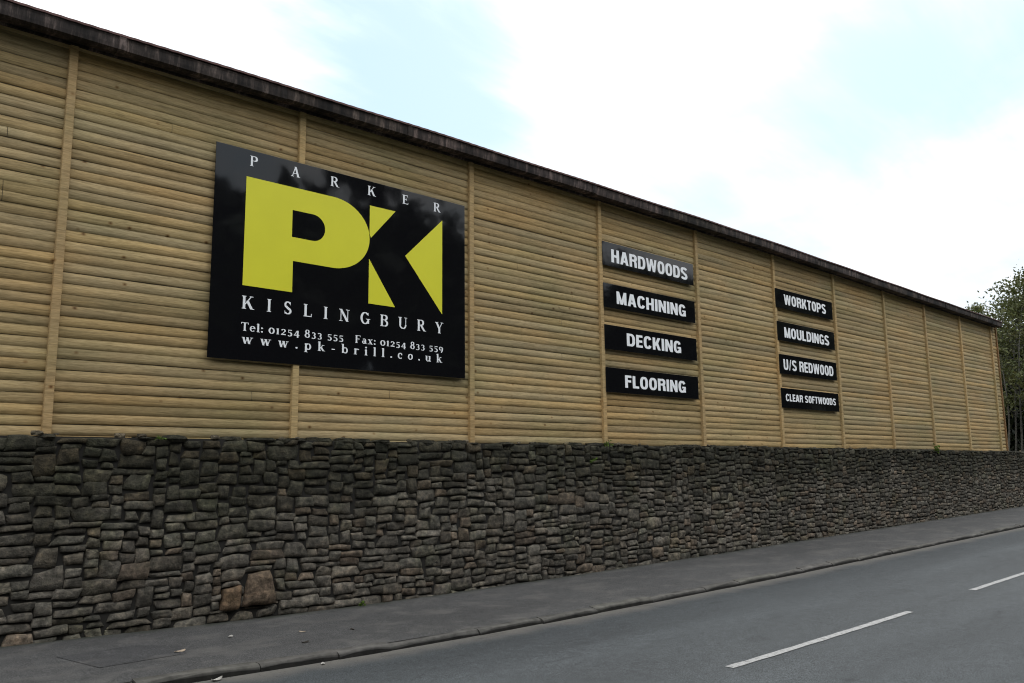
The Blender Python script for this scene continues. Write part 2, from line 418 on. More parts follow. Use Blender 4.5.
def add_stone(m, x0, x1, z0, z1, rnd, tint=None, wedge=0, prot=None, nu=8, nv=6):
    m.col = tint or stone_tint(rnd)
    w, h = x1-x0, z1-z0; gap = rnd.uniform(.001, .004)
    jx = min(.06, w*.2); jz = min(.035, h*.26)
    J = lambda a: rnd.uniform(-a*.75, a*.9)*.8
    bl = (x0+gap-J(jx), z0+gap-J(jz)*.6); br = (x1-gap+J(jx), z0+gap-J(jz)*.6)
    tr = (x1-gap+J(jx)-wedge*w, z1-gap+J(jz)); tl = (x0+gap-J(jx)+wedge*w*.8, z1-gap+J(jz))
    pr = prot if prot is not None else rnd.uniform(.009, .027); tiltx = rnd.uniform(-.012, .012); tiltz = rnd.uniform(-.010, .008)
    seed = rnd.uniform(0, 500); rows = []; pw = rnd.uniform(7, 16)
    eu, ev = min(.2, .010/w*2), min(.25, .009/h*2)
    U_ = [-1, -1+eu]+[(-1+eu)+(2-2*eu)*i/(nu-3) for i in range(1, nu-3)]+[1-eu, 1]
    V_ = [-1, -1+ev]+[(-1+ev)+(2-2*ev)*i/(nv-3) for i in range(1, nv-3)]+[1-ev, 1]
    cut = rnd.uniform(.0, .16)
    for j in range(nv):
        v = V_[j]; row = []
        for i in range(nu):
            u = U_[i]
            k = 1-cut*(abs(u)**4)*(abs(v)**4)
            s, t = (u*k+1)/2, (v*k+1)/2
            x = (bl[0]*(1-s)+br[0]*s)*(1-t)+(tl[0]*(1-s)+tr[0]*s)*t
            z = (bl[1]*(1-s)+br[1]*s)*(1-t)+(tl[1]*(1-s)+tr[1]*s)*t
            nx = noise.noise(Vector((x*5, z*5, seed))); nz = noise.noise(Vector((x*6, z*6, seed+37)))
            ed = max(abs(u), abs(v))
            x += nx*.03*min(1, w/.2); z += nz*.022*min(1, h/.12)
            # shared drift so courses wander
            z += .035*noise.noise(Vector((x*.9, z*1.3, 3.3))) ; x += .03*noise.noise(Vector((x*1.1, z*1.7, 9.1)))
            z = min(z, ZT+.03)
            f = (1-.75*abs(u)**pw)*(1-.75*abs(v)**pw) if ed < .99 else 0
            y = YW - pr*f + (.003 if ed < .99 else .020) - tiltx*u*f - tiltz*v*f
            y -= .016*noise.noise(Vector((x*8, z*11, seed+9)))*f + .011*noise.noise(Vector((x*26, z*30, seed)))*f
            row.append(m.vert(x, y, z+Z0))
        rows.append(row)
    for j, (a, b) in enumerate(zip(rows, rows[1:])):
        for i in range(nu-1):
            if i in (0, nu-2) or j in (0, nv-2): m.flat.add(len(m.f))
            m.face(a[i], a[i+1], b[i+1], b[i])

def boundary_wall():
    rnd = random.Random(21)
    root = empty('boundary_wall', (11, 9, Z0-1.55), 'long dark dry stone wall of rough rubble below the timber cladding', 'stone wall')
    c = .032; X0, X1 = -8.0, 46.0; nx = int((X1-X0)/c); zb = -1.72; nz = int(round((ZT-zb)/c))
    occ = [0]*nx
    m = MB()
    pre = [(4.10, 4.46, -1.41, -1.09, (.118, .096, .078, 1), .20), (3.86, 4.06, -1.41, -1.21, (.125, .093, .068, 1), .03)]
    taken = {}
    for a, b, z0, z1, t, wd in pre:
        i0, i1 = int((a-X0)/c), int(round((b-X0)/c)); j0, j1 = int((z0-zb)/c), int(round((z1-zb)/c))
        for i in range(i0, i1): taken[i] = (j0, j1)
        add_stone(m, X0+i0*c, X0+i1*c, zb+j0*c, zb+j1*c, rnd, t, wd, .075, 12, 10)
    import heapq
    while True:
        lo = min(occ)
        if lo >= nz: break
        i = occ.index(lo); r = i
        while r < nx and occ[r] == lo: r += 1
        # several runs at the lowest level: take one of them
        gapw = r-i
        xw = X0+i*c
        far = xw > 13
        k = rnd.random()
        if k < .36: h, w = rnd.choice((2, 2, 3)), rnd.randint(5, 11)
        elif k < .80: h, w = rnd.choice((3, 3, 4)), rnd.randint(4, 12)
        elif k < .95: h, w = rnd.choice((4, 5)), rnd.randint(6, 12)
        else: h, w = rnd.choice((5, 6)), rnd.randint(6, 12)
        if far and h > 3: h -= 1
        if xw < 4.5 and lo > 30 and rnd.random() < .3: h += 1
        w = min(w, gapw)
        if gapw-w in (1, 2, 3): w = gapw if gapw <= 13 else w-3
        if w <= 3: h = min(h, rnd.choice((1, 2, 2, 3)))
        if nz-(lo+h) in (1,): h += 1
        h = min(h, nz-lo)
        # respect reserved stones
        lim = w
        for q in range(i, i+w):
            if q in taken:
                j0, j1 = taken[q]
                if lo < j0:
                    if lo+h > j0: h = j0-lo
                elif lo < j1:
                    lim = q-i; break
        if lim == 0:
            q = i
            while q in taken and taken[q][0] <= lo < taken[q][1]: occ[q] = taken[q][1]; q += 1
            continue
        w = min(w, lim); h = max(1, h)
        for q in range(i, i+w): occ[q] = lo+h
        dz = .0
        add_stone(m, xw, xw+w*c, zb+lo*c, zb+(lo+h)*c, rnd, None, rnd.choice((0, 0, 0, 0, .06, .12)), None, 8 if w > 4 else 6, 6 if h > 2 else 5)
        # long stretch split left to right so runs do not always start at the same side
    m.build('stonework', STONE, root, smooth=True)
    k = MB(); k.box(-60, 90, YW+.014, 8.96, Z0-1.9, Z0+ZT-.012)
    k.build('core', CORE, root)
    # rubble, crumbs of mortar and flat stones bedded along the top
    t = MB()
    x = -8
    while x < 46:
        w = rnd.uniform(.12, .42); hh = rnd.uniform(.03, .075)
        v = rnd.uniform(.04, .075); t.col = (v*1.02, v, v*.94, 1)
        if rnd.random() < .8: rock(t, x+w/2, YW+rnd.uniform(.05, .11), Z0+ZT-.018, w*.55, .12, hh*.62, rnd)
        if rnd.random() < .55:
            v = rnd.uniform(.12, .36); t.col = (v, v*.88, v*.82, 1)
            s = rnd.uniform(.012, .034); rock(t, x+rnd.uniform(0, w), YW+rnd.uniform(.0, .05), Z0+ZT+rnd.uniform(.0, .02), s*1.7, s, s*.7, rnd)
        x += w
    t.build('coping_rubble', STONE, root)
def rock(m, x, y, z, rx, ry, rz, rnd):
    s = rnd.uniform(0, 99); n, k = 7, 5; rows = []
    for j in range(k):
        ph = -math.pi/2+math.pi*j/(k-1); row = []
        for i in range(n):
            a = 2*math.pi*i/n
            d = 1+.35*noise.noise(Vector((math.cos(a)*1.3+s, math.sin(a)*1.3, ph)))
            cz = math.copysign(abs(math.sin(ph))**.6, math.sin(ph)); cc = max(.05, math.cos(ph))**.6
            row.append(m.vert(x+rx*cc*math.cos(a)*d, y+ry*cc*math.sin(a)*d, z+rz*cz*d))
        rows.append(row)
    for a, b in zip(rows, rows[1:]):
        for i in range(n): m.face(a[i], a[(i+1) % n], b[(i+1) % n], b[i])
boundary_wall()

# ------------------------------------------------------------------ warehouse
YB = 9.0
BX = [-5.75, -3.1, -.47, 2.14, 4.74, 7.44, 10.22, 12.95, 15.715, 18.345, 20.985, 23.515, 26.06, 28.61]
XL, XR = -8.4, 29.16
EAVE = [(-9, -.06), (1.4, -.025), (5, .045), (8, .06), (15, .075), (18.5, .03), (24, -.04), (29.5, -.10)]
def eave(x):
    for (a, za), (b, zb_) in zip(EAVE, EAVE[1:]):
        if x <= b: return za+(zb_-za)*max(0, (x-a))/(b-a)
    return EAVE[-1][1]
def ev(x): return sum(eave(x+d) for d in (-2, -1, 0, 1, 2))/5
def warehouse():
    root = empty('timber_clad_warehouse', (10.4, 14, Z0+.3), 'long warehouse clad in horizontal golden half-round boards with dark eaves', 'warehouse')
    rnd = random.Random(5)
    sh = MB(); sh.box(XL, XR-.02, YB+.03, 24, Z0+.2, Z0+4.5); sh.build('wall', RENDERWALL, root)
    edges = [XL]+BX+[XR-.06]
    P = .1075
    for bi, (xa, xb) in enumerate(zip(edges, edges[1:])):
        m = MB(); z = .27+rnd.uniform(-.02, .02)
        while z < 4.50+ev((xa+xb)/2)+.03:
            p = P+rnd.uniform(-.004, .004)
            v = rnd.uniform(.80, 1.14); wv = rnd.uniform(-1, 1)
            m.col = (v*(1+.05*wv), v, v*(1-.10*wv), 1)
            if rnd.random() < .06: m.col = (v*.82, v*.82, v*.78, 1)
            off = rnd.uniform(-.003, .003); th = rnd.uniform(.017, .023); bow = rnd.uniform(-.004, .004); lean = rnd.uniform(-.003, .003)
            gapb = rnd.uniform(.0, .008) if rnd.random() < .12 else 0; jt = rnd.randint(2, n-1) if (n := max(3, int((xb-xa)/.45))) > 4 and rnd.random() < .3 else -1
            prof = [(.006, .0), (th*.50, .002), (th*.74, .012), (th*.95, .032), (th, .054), (th*.90, .080), (th*.64, .103), (th*.30, .1245)]
            last = None; sd = rnd.uniform(0, 99)
            for i in range(n+1):
                t = i/n; x = xa+(xb-xa)*t
                dz = bow*4*t*(1-t)+lean*(t-.5)*2+.004*noise.noise(Vector((x*1.5, sd, 0)))
                dy = off+.004*noise.noise(Vector((x*1.2, sd, 7)))
                zz = [q[1]*(p/.1255)+gapb*(1-q[1]/.1255) for q in prof]
                # under-edge ring is doubled so that it stays crisp
                r1 = [m.vert(x, YB-prof[k][0]-dy, z+zz[k]+dz+Z0) for k in (0, 1)]
                r2 = [m.vert(x, YB-prof[k][0]-dy, z+zz[k]+dz+Z0) for k in range(1, 8)]
                if i == jt:
                    # butt joint between two lengths
                    e1 = [m.vert(x-.005, *m.v[q][1:]) for q in r1]; e2 = [m.vert(x-.005, *m.v[q][1:]) for q in r2]
                    m.face(last[0][0], e1[0], e1[1], last[0][1])
                    for k in range(6): m.face(last[1][k], e2[k], e2[k+1], last[1][k+1])
                    v = rnd.uniform(.84, 1.1); m.col = (v, v, v*.96, 1); last = None
                if last:
                    m.face(last[0][0], r1[0], r1[1], last[0][1])
                    for k in range(6): m.face(last[1][k], r2[k], r2[k+1], last[1][k+1])
                last = (r1, r2)
            z += p
        m.build('cladding_panel', WOOD, root, smooth=True)
    for i, x in enumerate(BX):
        m = MB(); v = rnd.uniform(.92, 1.08); m.col = (v, v*rnd.uniform(.97, 1.0), v*.95, 1)
        w = .041; z0, z1 = .28, 4.385+ev(x); n = 8; sd = rnd.uniform(0, 50); last = None; lean = rnd.uniform(-.006, .006)
        for k in range(n+1):
            z = z0+(z1-z0)*k/n+Z0; dx = .006*noise.noise(Vector((sd, z*.6, 0)))+lean*(k/n-.5)
            r = [m.vert(x+dx+a, b, z) for a, b in ((-w, YB-.005), (-w, YB-.058), (-w+.006, YB-.064), (w-.006, YB-.064), (w, YB-.058), (w, YB-.005))]
            if last:
                for q in range(5): m.face(last[q], last[q+1], r[q+1], r[q])
            else: m.face(*r)
            last = r
        m.face(*last)
        m.build('batten', BATTEN, root)
    m = MB(); m.col = (1, .9, .8, 1); m.box(XR-.06, XR+.03, YB-.05, YB+.06, Z0+.26, Z0+4.46); m.build('corner_board', BROWNWOOD, root, bevel=.004)
    # end wall boards, facing the trees
    m = MB(); z = .27
    while z < 4.45:
        v = rnd.uniform(.85, 1.1); m.col = (v, v, v*.96, 1)
        a = [m.vert(XR+q, y, z+h+Z0) for y in (YB+.06, 23.9) for q, h in ((0, 0), (.024, .01), (.028, .05), (.016, .09), (0, .111))]
        for k in range(4): m.face(a[k], a[5+k], a[6+k], a[k+1])
        z += P
    m.build('end_cladding', WOOD, root)
    # eaves: soffit, gutter lengths, roof sheet
    XE = 28.98
    m = MB(); last = None
    for i in range(41):
        x = XL+(XE-XL)*i/40; r = [m.vert(x, y, z+ev(x)+Z0) for y, z in ((8.80, 4.475), (8.99, 4.475), (8.99, 4.49), (8.80, 4.49))]
        if last:
            for k in range(4): m.face(last[k], last[(k+1) % 4], r[(k+1) % 4], r[k])
        last = r
    m.build('soffit', GUTTER, root)
    m = MB(); last = None
    for i in range(81):
        x = XL+(XE-XL)*i/80; wv = .006*noise.noise(Vector((x*.8, 4, 4))); v = .75; m.col = (v, v, v, 1)
        r = [m.vert(x, y, z+ev(x)+Z0) for y, z in ((8.925, 4.474), (8.925, 4.372+wv), (8.95, 4.37+wv), (8.95, 4.474))]
        if last:
            for k in range(3): m.face(last[k], last[k+1], r[k+1], r[k])
        last = r
    m.build('fascia', GUTTER, root)
    x = XL
    while x < XE-.2:
        l = min(1.83, XE-x); m = MB(); v = rnd.uniform(.75, 1.2); m.col = (v, v*rnd.uniform(.93, 1.02), v*rnd.uniform(.9, 1.02), 1)
        dz = rnd.uniform(-.008, .008); dy = rnd.uniform(-.006, .006)
        prof = [(8.95, 4.47), (8.95, 4.42), (8.93, 4.398), (8.85, 4.372), (8.765, 4.362), (8.728, 4.378), (8.722, 4.42), (8.72, 4.485), (8.712, 4.507), (8.74, 4.51), (8.75, 4.48)]
        secs = [(x+.002, 0), (x+l*.33, 0), (x+l*.66, 0), (x+l-.085, 0), (x+l-.08, .011), (x+l-.004, .011)]
        last = None
        for xs_, ex in secs:
            s = rnd.uniform(-.002, .002)
            r = []
            for k, (yy, zz) in enumerate(prof):
                dyv = (yy-8.83); dzv = zz-4.42; q = math.hypot(dyv, dzv)
                r.append(m.vert(xs_, yy+dyv/q*ex+dy+s, zz+dzv/q*ex*(1 if k < 7 else 0)+dz+s+ev(xs_)+Z0))
            if last:
                for k in range(len(prof)-1): m.face(last[k], last[k+1], r[k+1], r[k])
            else: m.face(*r[:8])
            last = r
        m.face(*last[:8])
        m.build('gutter', GUTTER, root, smooth=False); x += l
    m = MB(); rows = []; nx = int((XE+.05-XL)/.036)
    for i in range(nx+1):
        x = XL+(XE+.05-XL)*i/nx; w = .0015*math.sin(x*2*math.pi/.146)+.004*math.sin(x*2.1)
        rows.append([m.vert(x, yy, zz+w+ev(x)+Z0) for yy, zz in ((8.70, 4.514), (8.70, 4.537), (16.5, 6.0), (24.3, 4.537), (24.3, 4.514), (16.5, 5.98), (8.70, 4.514))])
    for a, b in zip(rows, rows[1:]):
        for k in range(6): m.face(a[k], b[k], b[k+1], a[k+1])
    m.build('roof', SHEET, root)
    for x in (XL, XR-.04):
        m = MB(); m.face(m.vert(x, YB+.05, Z0+4.5), m.vert(x, 23.9, Z0+4.5), m.vert(x, 16.5, Z0+5.96))
        m.build('gable', RENDERWALL, root)
warehouse()

# ------------------------------------------------------------------ lettering made from strokes
class Pen:
    def __init__(s): s.q = []
    def seg(s, x0, y0, x1, y1, w, w1=None):
        w1 = w if w1 is None else w1
        dx, dy = x1-x0, y1-y0; l = math.hypot(dx, dy) or 1; nx, ny = -dy/l/2, dx/l/2
        s.q.append([(x0-nx*w, y0-ny*w), (x1-nx*w1, y1-ny*w1), (x1+nx*w1, y1+ny*w1), (x0+nx*w, y0+ny*w)])
    def rect(s, x0, y0, x1, y1): s.q.append([(x0, y0), (x1, y0), (x1, y1), (x0, y1)])
    def dot(s, cx, cy, r): s.q.append([(cx+r*math.cos(i*math.pi/6), cy+r*math.sin(i*math.pi/6)) for i in range(12)])
    def diag(s, x0, y0, x1, y1, wx):   # slanted stroke of horizontal thickness wx with flat ends
        h = wx/2; p = [(x0-h, y0), (x0+h, y0), (x1+h, y1), (x1-h, y1)]
        s.q.append(p if y1 > y0 else p[::-1])
    def arc(s, cx, cy, rx, ry, a0, a1, tk, tn, e=2.0, n=18):
        pts = []
        for i in range(n+1):
            a = R(a0+(a1-a0)*i/n); c, d = math.cos(a), math.sin(a)
            pts.append((cx+rx*math.copysign(abs(c)**(2/e), c), cy+ry*math.copysign(abs(d)**(2/e), d)))
        o, q = [], []
        for i, p in enumerate(pts):
            a, b = pts[max(0, i-1)], pts[min(n, i+1)]
            dx, dy = b[0]-a[0], b[1]-a[1]; l = math.hypot(dx, dy) or 1; dx /= l; dy /= l
            w = (tn+(tk-tn)*abs(dy))/2
            o.append((p[0]-dy*w, p[1]+dx*w)); q.append((p[0]+dy*w, p[1]-dx*w))
        for i in range(n):
            P = [o[i], o[i+1], q[i+1], q[i]]
            ar = sum(P[k][0]*P[(k+1) % 4][1]-P[(k+1) % 4][0]*P[k][1] for k in range(4))
            s.q.append(P if ar > 0 else P[::-1])

def sans(ch):
    p = Pen(); v, h, w = .25, .185, .74
    a, b = v/2, w-v/2; t, m_, o = 1-h/2, .5, h/2
    if ch in 'HNMIFEKLRPDTU':
        pass
    if ch == 'H': p.rect(0, 0, v, 1); p.rect(w-v, 0, w, 1); p.rect(v*.9, .5-h/2, w-v*.9, .5+h/2)
    elif ch == 'A': w = .80; p.diag(v/2, 0, w/2-.03, 1, v); p.diag(w-v/2, 0, w/2+.03, 1, v); p.rect(.2, .19, w-.2, .19+h*.85)
    elif ch in 'RP':
        p.rect(0, 0, v, 1); r = .28 if ch == 'R' else .31; cy = 1-r
        p.rect(v*.9, 1-h, .42, 1); p.rect(v*.9, cy-r, .42, cy-r+h*.9); p.arc(.40, cy, w-.40-v/2, r-h*.47, -90, 90, v, h, 2.4)
        if ch == 'R': p.diag(w-v*.50, 0, w-v*.62, .40, v); p.rect(w-v*1.12, .35, w-v*.25, .47)
    elif ch == 'D': p.rect(0, 0, v, 1); p.rect(v*.9, 1-h, .36, 1); p.rect(v*.9, 0, .36, h); p.arc(.34, .5, w-.34-v/2, .5-h/2, -90, 90, v, h, 2.7)
    elif ch == 'W':
        w = 1.06
        for x0, x1 in ((.10, .27), (.53, .30), (.53, .76), (.96, .79)): p.diag(x1, 0, x0, 1, v*.86)
    elif ch == 'M':
        w = .88; p.rect(0, 0, v*.9, 1); p.rect(w-v*.9, 0, w, 1); p.diag(w/2, 0, v*.50, 1, v*.9); p.diag(w/2, 0, w-v*.50, 1, v*.9)
    elif ch == 'N': p.rect(0, 0, v*.92, 1); p.rect(w-v*.92, 0, w, 1); p.diag(w-v*.5, 0, v*.5, 1, v)
    elif ch == 'O': p.arc(w/2, .5, w/2-v/2, .5-h/2+.01, 0, 360, v, h, 2.6, 40)
    elif ch in 'CG':
        p.arc(w/2, .5, w/2-v/2, .5-h/2+.01, 28, 332, v, h, 2.6, 34)
        if ch == 'G': p.rect(w*.52, .36, w, .36+h*.85); p.rect(w-v*.8, 0.02, w, .5)
    elif ch == 'S':
        p.arc(w/2, .735, w/2-v/2, .265-h/2+.01, 15, 268, v, h, 2.4, 24); p.arc(w/2, .265, w/2-v/2, .265-h/2+.01, 92, -165, v, h, 2.4, 24)
        p.seg(w/2-.08, .53, w/2+.08, .47, h*1.05)
    elif ch == 'I': w = v; p.rect(0, 0, v, 1)
    elif ch == 'K': w = .76; p.rect(0, 0, v, 1); p.diag(.30, .36, w-v*.62, 1, v*1.05); p.rect(v*.9, .34, .32, .50); p.diag(w-v*.55, 0, .36, .62, v*1.05)
    elif ch == 'E': w = .60; p.rect(0, 0, v, 1); [p.rect(v*.9, y, w-q, y+h) for y, q in ((0, 0), (.5-h/2, .04), (1-h, .01))]
    elif ch == 'F': w = .58; p.rect(0, 0, v, 1); [p.rect(v*.9, y, w-q, y+h) for y, q in ((.44, .04), (1-h, 0))]
    elif ch == 'L': w = .57; p.rect(0, 0, v, 1); p.rect(v*.9, 0, w, h)
    elif ch == 'T': w = .66; p.rect(w/2-v/2, 0, w/2+v/2, 1-h*.9); p.rect(0, 1-h, w, 1)
    elif ch == 'U': p.rect(0, .35, v, 1); p.rect(w-v, .35, w, 1); p.arc(w/2, .37, w/2-v/2, .37-h/2+.01, 180, 360, v, h, 2.5, 20)
    elif ch == '/': w = .42; p.diag(.08, -.02, .34, 1.02, .13)
    elif ch == ' ': w = .26
    return w, p.q

def serif(ch):
    p = Pen(); T, t, sr = .172, .066, .05
    def stem(x, y0, y1, top=1, bot=1, sw=.15):
        p.rect(x-T/2, y0, x+T/2, y1)
        if bot: p.rect(x-sw, y0, x+sw, y0+sr)
        if top == 1: p.rect(x-sw, y1-sr, x+sw, y1)
        if top == 2: p.q.append([(x-sw, y1-.11), (x, y1-.10), (x, y1), (x-T/2, y1)])
    xh = .66; w = .7
    if ch in 'PRB':
        stem(.16, 0, 1); w = .70
        r = .25; cy = .75 if ch != 'B' else .765
        r = 1-cy
        p.rect(.16, 1-t, .40, 1); p.rect(.16, 2*cy-1, .40, 2*cy-1+t); p.arc(.40, cy, .185, r-t/2, -90, 90, T, t)
        if ch == 'R': p.diag(.70, 0, .38, .53, T*1.15); p.rect(.62, 0, .86, sr); w = .84
        if ch == 'B': p.rect(.16, 0, .40, t); p.arc(.40, .265, .235, .265-t/2, -90, 90, T, t); w = .73
    elif ch == 'A': w = .84; p.diag(.13, 0, .41, 1, .07); p.diag(.69, 0, .41, 1, T*1.1); p.rect(.24, .30, .60, .30+t); p.rect(0, 0, .27, sr); p.rect(.53, 0, .84, sr)
    elif ch == 'K': w = .86; stem(.16, 0, 1); p.diag(.24, .36, .66, 1, .085); p.diag(.70, 0, .40, .62, T*1.2); p.rect(.54, 1-sr, .80, 1); p.rect(.58, 0, .88, sr)
    elif ch in 'EF':
        w = .68; stem(.16, 0, 1); p.rect(.16, 1-t, .60, 1); p.rect(.55, .80, .60, 1); p.rect(.16, .5, .46, .5+t); p.rect(.42, .41, .465, .64)
        if ch == 'E': p.rect(.16, 0, .64, t); p.q.append([(.58, 0), (.64, 0), (.66, .22), (.62, .22)])
    elif ch == 'I': w = .34; stem(.17, 0, 1)
    elif ch == 'L': w = .66; stem(.16, 0, 1); p.rect(.16, 0, .60, t); p.q.append([(.55, 0), (.62, 0), (.65, .26), (.61, .26)])
    elif ch == 'T': w = .74; stem(.37, 0, 1, 0); p.rect(.02, 1-t, .72, 1); p.rect(.02, .76, .06, 1); p.rect(.68, .76, .72, 1)
    elif ch == 'N': w = .88; p.rect(.13, 0, .19, 1); p.rect(.69, 0, .75, 1); p.diag(.70, 0, .15, 1, T*1.2); p.rect(.02, 0, .30, sr); p.rect(0, 1-sr, .2, 1); p.rect(.58, 1-sr, .86, 1)
    elif ch == 'U': w = .84; p.rect(.09, .33, .09+T, 1); p.rect(.655, .33, .71, 1); p.arc(.425, .34, .258, .31, 180, 360, T*.8, t*1.3); p.rect(0, 1-sr, .32, 1); p.rect(.54, 1-sr, .82, 1)
    elif ch == 'Y': w = .82; stem(.41, 0, .46, 0); p.diag(.41, .40, .14, 1, T*1.1); p.diag(.41, .42, .68, 1, .075); p.rect(0, 1-sr, .30, 1); p.rect(.54, 1-sr, .82, 1)
    elif ch == 'S': 
        w = .58; p.arc(.29, .745, .19, .225, 30, 262, T*.8, t*1.2); p.arc(.29, .255, .21, .225, 82, -150, T*.85, t*1.2); p.seg(.16, .60, .43, .38, T)
        p.rect(.46, .74, .50, .98); p.rect(.06, .02, .10, .26)
    elif ch == 'G': w = .80; p.arc(.40, .5, .30, .47, 40, 330, T, t*1.1, 2, 30); p.rect(.60, .05, .60+T*.85, .42); p.rect(.50, .40, .84, .40+sr); p.rect(.64, .72, .68, .97)
    elif ch == 'C': w = .76; p.arc(.40, .5, .30, .47, 42, 318, T, t*1.1, 2, 30)
    elif ch == 'e': w = .58; p.arc(.29, xh/2, .20, xh/2-.03, 0, 318, T*.8, t, 2, 26); p.rect(.14, xh*.52, .52, xh*.52+t)
    elif ch == 'l': w = .32; stem(.16, 0, 1.02, 2)
    elif ch == 'i': w = .32; stem(.16, 0, xh, 2); p.dot(.16, .88, .10)
    elif ch == 'a': w = .58; p.rect(.34, .04, .34+T*.9, .48); p.arc(.28, .46, .14, .17, 0, 150, T*.8, t); p.arc(.23, .20, .14, .17, 0, 360, T*.75, t); p.rect(.34, .01, .58, .01+sr)
    elif ch == 'x': w = .62; p.diag(.47, 0, .15, xh, T); p.diag(.12, 0, .47, xh, .065); [p.rect(a, b, a+.24, b+sr) for a, b in ((0, 0), (.35, 0), (.02, xh-sr), (.36, xh-sr))]
    elif ch == 'w':
        w = .96; p.diag(.30, 0, .14, xh, T); p.diag(.30, 0, .47, xh, .06); p.diag(.64, 0, .47, xh, T); p.diag(.64, 0, .82, xh, .06)
        [p.rect(a, xh-sr, a+.24, xh) for a in (.02, .36, .70)]
    elif ch == 'p': w = .68; stem(.16, -.28, xh, 2); p.arc(.36, xh/2, .20, xh/2-.03, -160, 160, T*.85, t, 2, 26)
    elif ch == 'b': w = .66; p.rect(.16-T/2, .02, .16+T/2, 1.02); p.rect(.0, .97, .16, 1.02); p.arc(.36, xh/2, .20, xh/2-.03, -160, 160, T*.85, t, 2, 26)
    elif ch == 'k': w = .68; stem(.15, 0, 1.02, 2, 1, .14); p.diag(.22, .26, .48, xh, .075); p.diag(.52, 0, .30, .42, T*1.05); p.rect(.36, xh-sr, .60, xh); p.rect(.42, 0, .68, sr)
    elif ch == 'r': w = .50; stem(.16, 0, xh, 2); p.arc(.34, xh-.20, .13, .15, 160, 60, T*.45, t*1.3); p.dot(.43, xh-.08, .075)
    elif ch == 'c': w = .54; p.arc(.29, xh/2, .20, xh/2-.03, 48, 316, T*.85, t, 2, 24); p.dot(.43, xh-.17, .075)
    elif ch == 'o': w = .58; p.arc(.29, xh/2, .20, xh/2-.03, 0, 360, T*.85, t, 2, 30)
    elif ch == 'u': w = .72; p.rect(.15-T/2, .18, .15+T/2, xh); p.rect(.50-T/2, 0, .50+T/2, xh); p.arc(.30, .2, .15, .17, 180, 330, T*.7, t*1.2); p.rect(.02, xh-sr, .15, xh); p.rect(.36, xh-sr, .5, xh); p.rect(.5, 0, .66, sr)
    elif ch in '.:':
        w = .24
        for y in ((.09,) if ch == '.' else (.10, .53)): p.dot(.12, y, .10)
    elif ch == '-': w = .42; p.rect(.06, .26, .36, .36)
    elif ch == '0': w = .64; p.arc(.32, .36, .22, .33, 0, 360, T*.95, t, 2, 30)
    elif ch == '1': w = .40; stem(.2, 0, .72, 2)
    elif ch == '2': w = .58; p.arc(.28, .50, .17, .19, 165, -25, T*.85, t); p.diag(.12, .05, .42, .45, .10); p.rect(.05, 0, .52, T*.75)
    elif ch == '3': w = .56; p.arc(.26, .52, .15, .17, 150, -80, T*.8, t); p.arc(.25, .15, .19, .20, 80, -140, T*.85, t)
    elif ch == '4': w = .62; p.rect(.34, -.16, .34+T, .70); p.rect(.03, .08, .60, .08+t*1.4); p.diag(.07, .09, .38, .70, .08)
    elif ch == '5': w = .56; p.rect(.12, .62, .48, .72); p.rect(.11, .36, .165, .70); p.arc(.25, .16, .19, .22, 110, -140, T*.9, t)
    elif ch == '8': w = .60; p.arc(.30, .74, .16, .20, 0, 360, T*.75, t*1.1, 2, 26); p.arc(.30, .26, .20, .25, 0, 360, T*.85, t*1.1, 2, 26)
    elif ch == '9': w = .60; p.arc(.29, .46, .19, .22, 0, 360, T*.85, t, 2, 26); p.arc(.22, .40, .27, .50, -75, 10, T*.8, t)
    elif ch == ' ': w = .34
    return w, p.q

def flat_letters(name, quads, y, material, parent):
    """union of the stroke outlines as one flat sheet of cut vinyl facing the road"""
    m = MB()
    for qs in quads:
        vs, fs = [], []
        for q in qs:
            fs.append(list(range(len(vs), len(vs)+len(q)))); vs += [Vector(a) for a in q]
        if not fs: continue
        V, _, F, _, _, OF = delaunay_2d_cdt(vs, [], fs, 0, 1e-5)
        F = [f for f, o in zip(F, OF) if o]          # keep only what a stroke covers: counters stay open
        b = len(m.v)
        for a in V: m.vert(a[0], y, a[1]+Z0)
        for f in F: m.face(*[b+i for i in f])
    return m.build(name, material, parent)

def line(text, font, x0, x1, z, h, fit='track', gap=.11, wide=1.15):
    gl = [font(c) for c in text]
    out = []
    if fit == 'track':
        sx = h*wide; tot = sum(w for w, _ in gl)*sx; sp = (x1-x0-tot)/(len(gl)-1)
    else:
        tot = sum(w for w, _ in gl)+gap*(len(gl)-1); sx = (x1-x0)/tot; sp = gap*sx
    x = x0
    for w, q in gl:
        out.append([[(x+a*sx, z+b*h) for a, b in P] for P in q]); x += w*sx+sp
    return out

YS = 8.925           # front face of the signs
def panel(root, x0, x1, z0, z1, skew=0.0):
    m = MB(); y = YS
    m.box(x0, x1, y, y+.006, z0+Z0, z1+Z0)
    o = m.build('panel', SIGN, root, bevel=.0015)
    n = max(2, int((x1-x0)/.9))
    for i in range(n+1):
        x = x0+.05+(x1-x0-.14)*i/n; m = MB(); m.box(x, x+.04, y+.007, 8.972, z0+.03+Z0, z1-.03+Z0)
        m.build('fixing_batten', SIGNEDGE, root)

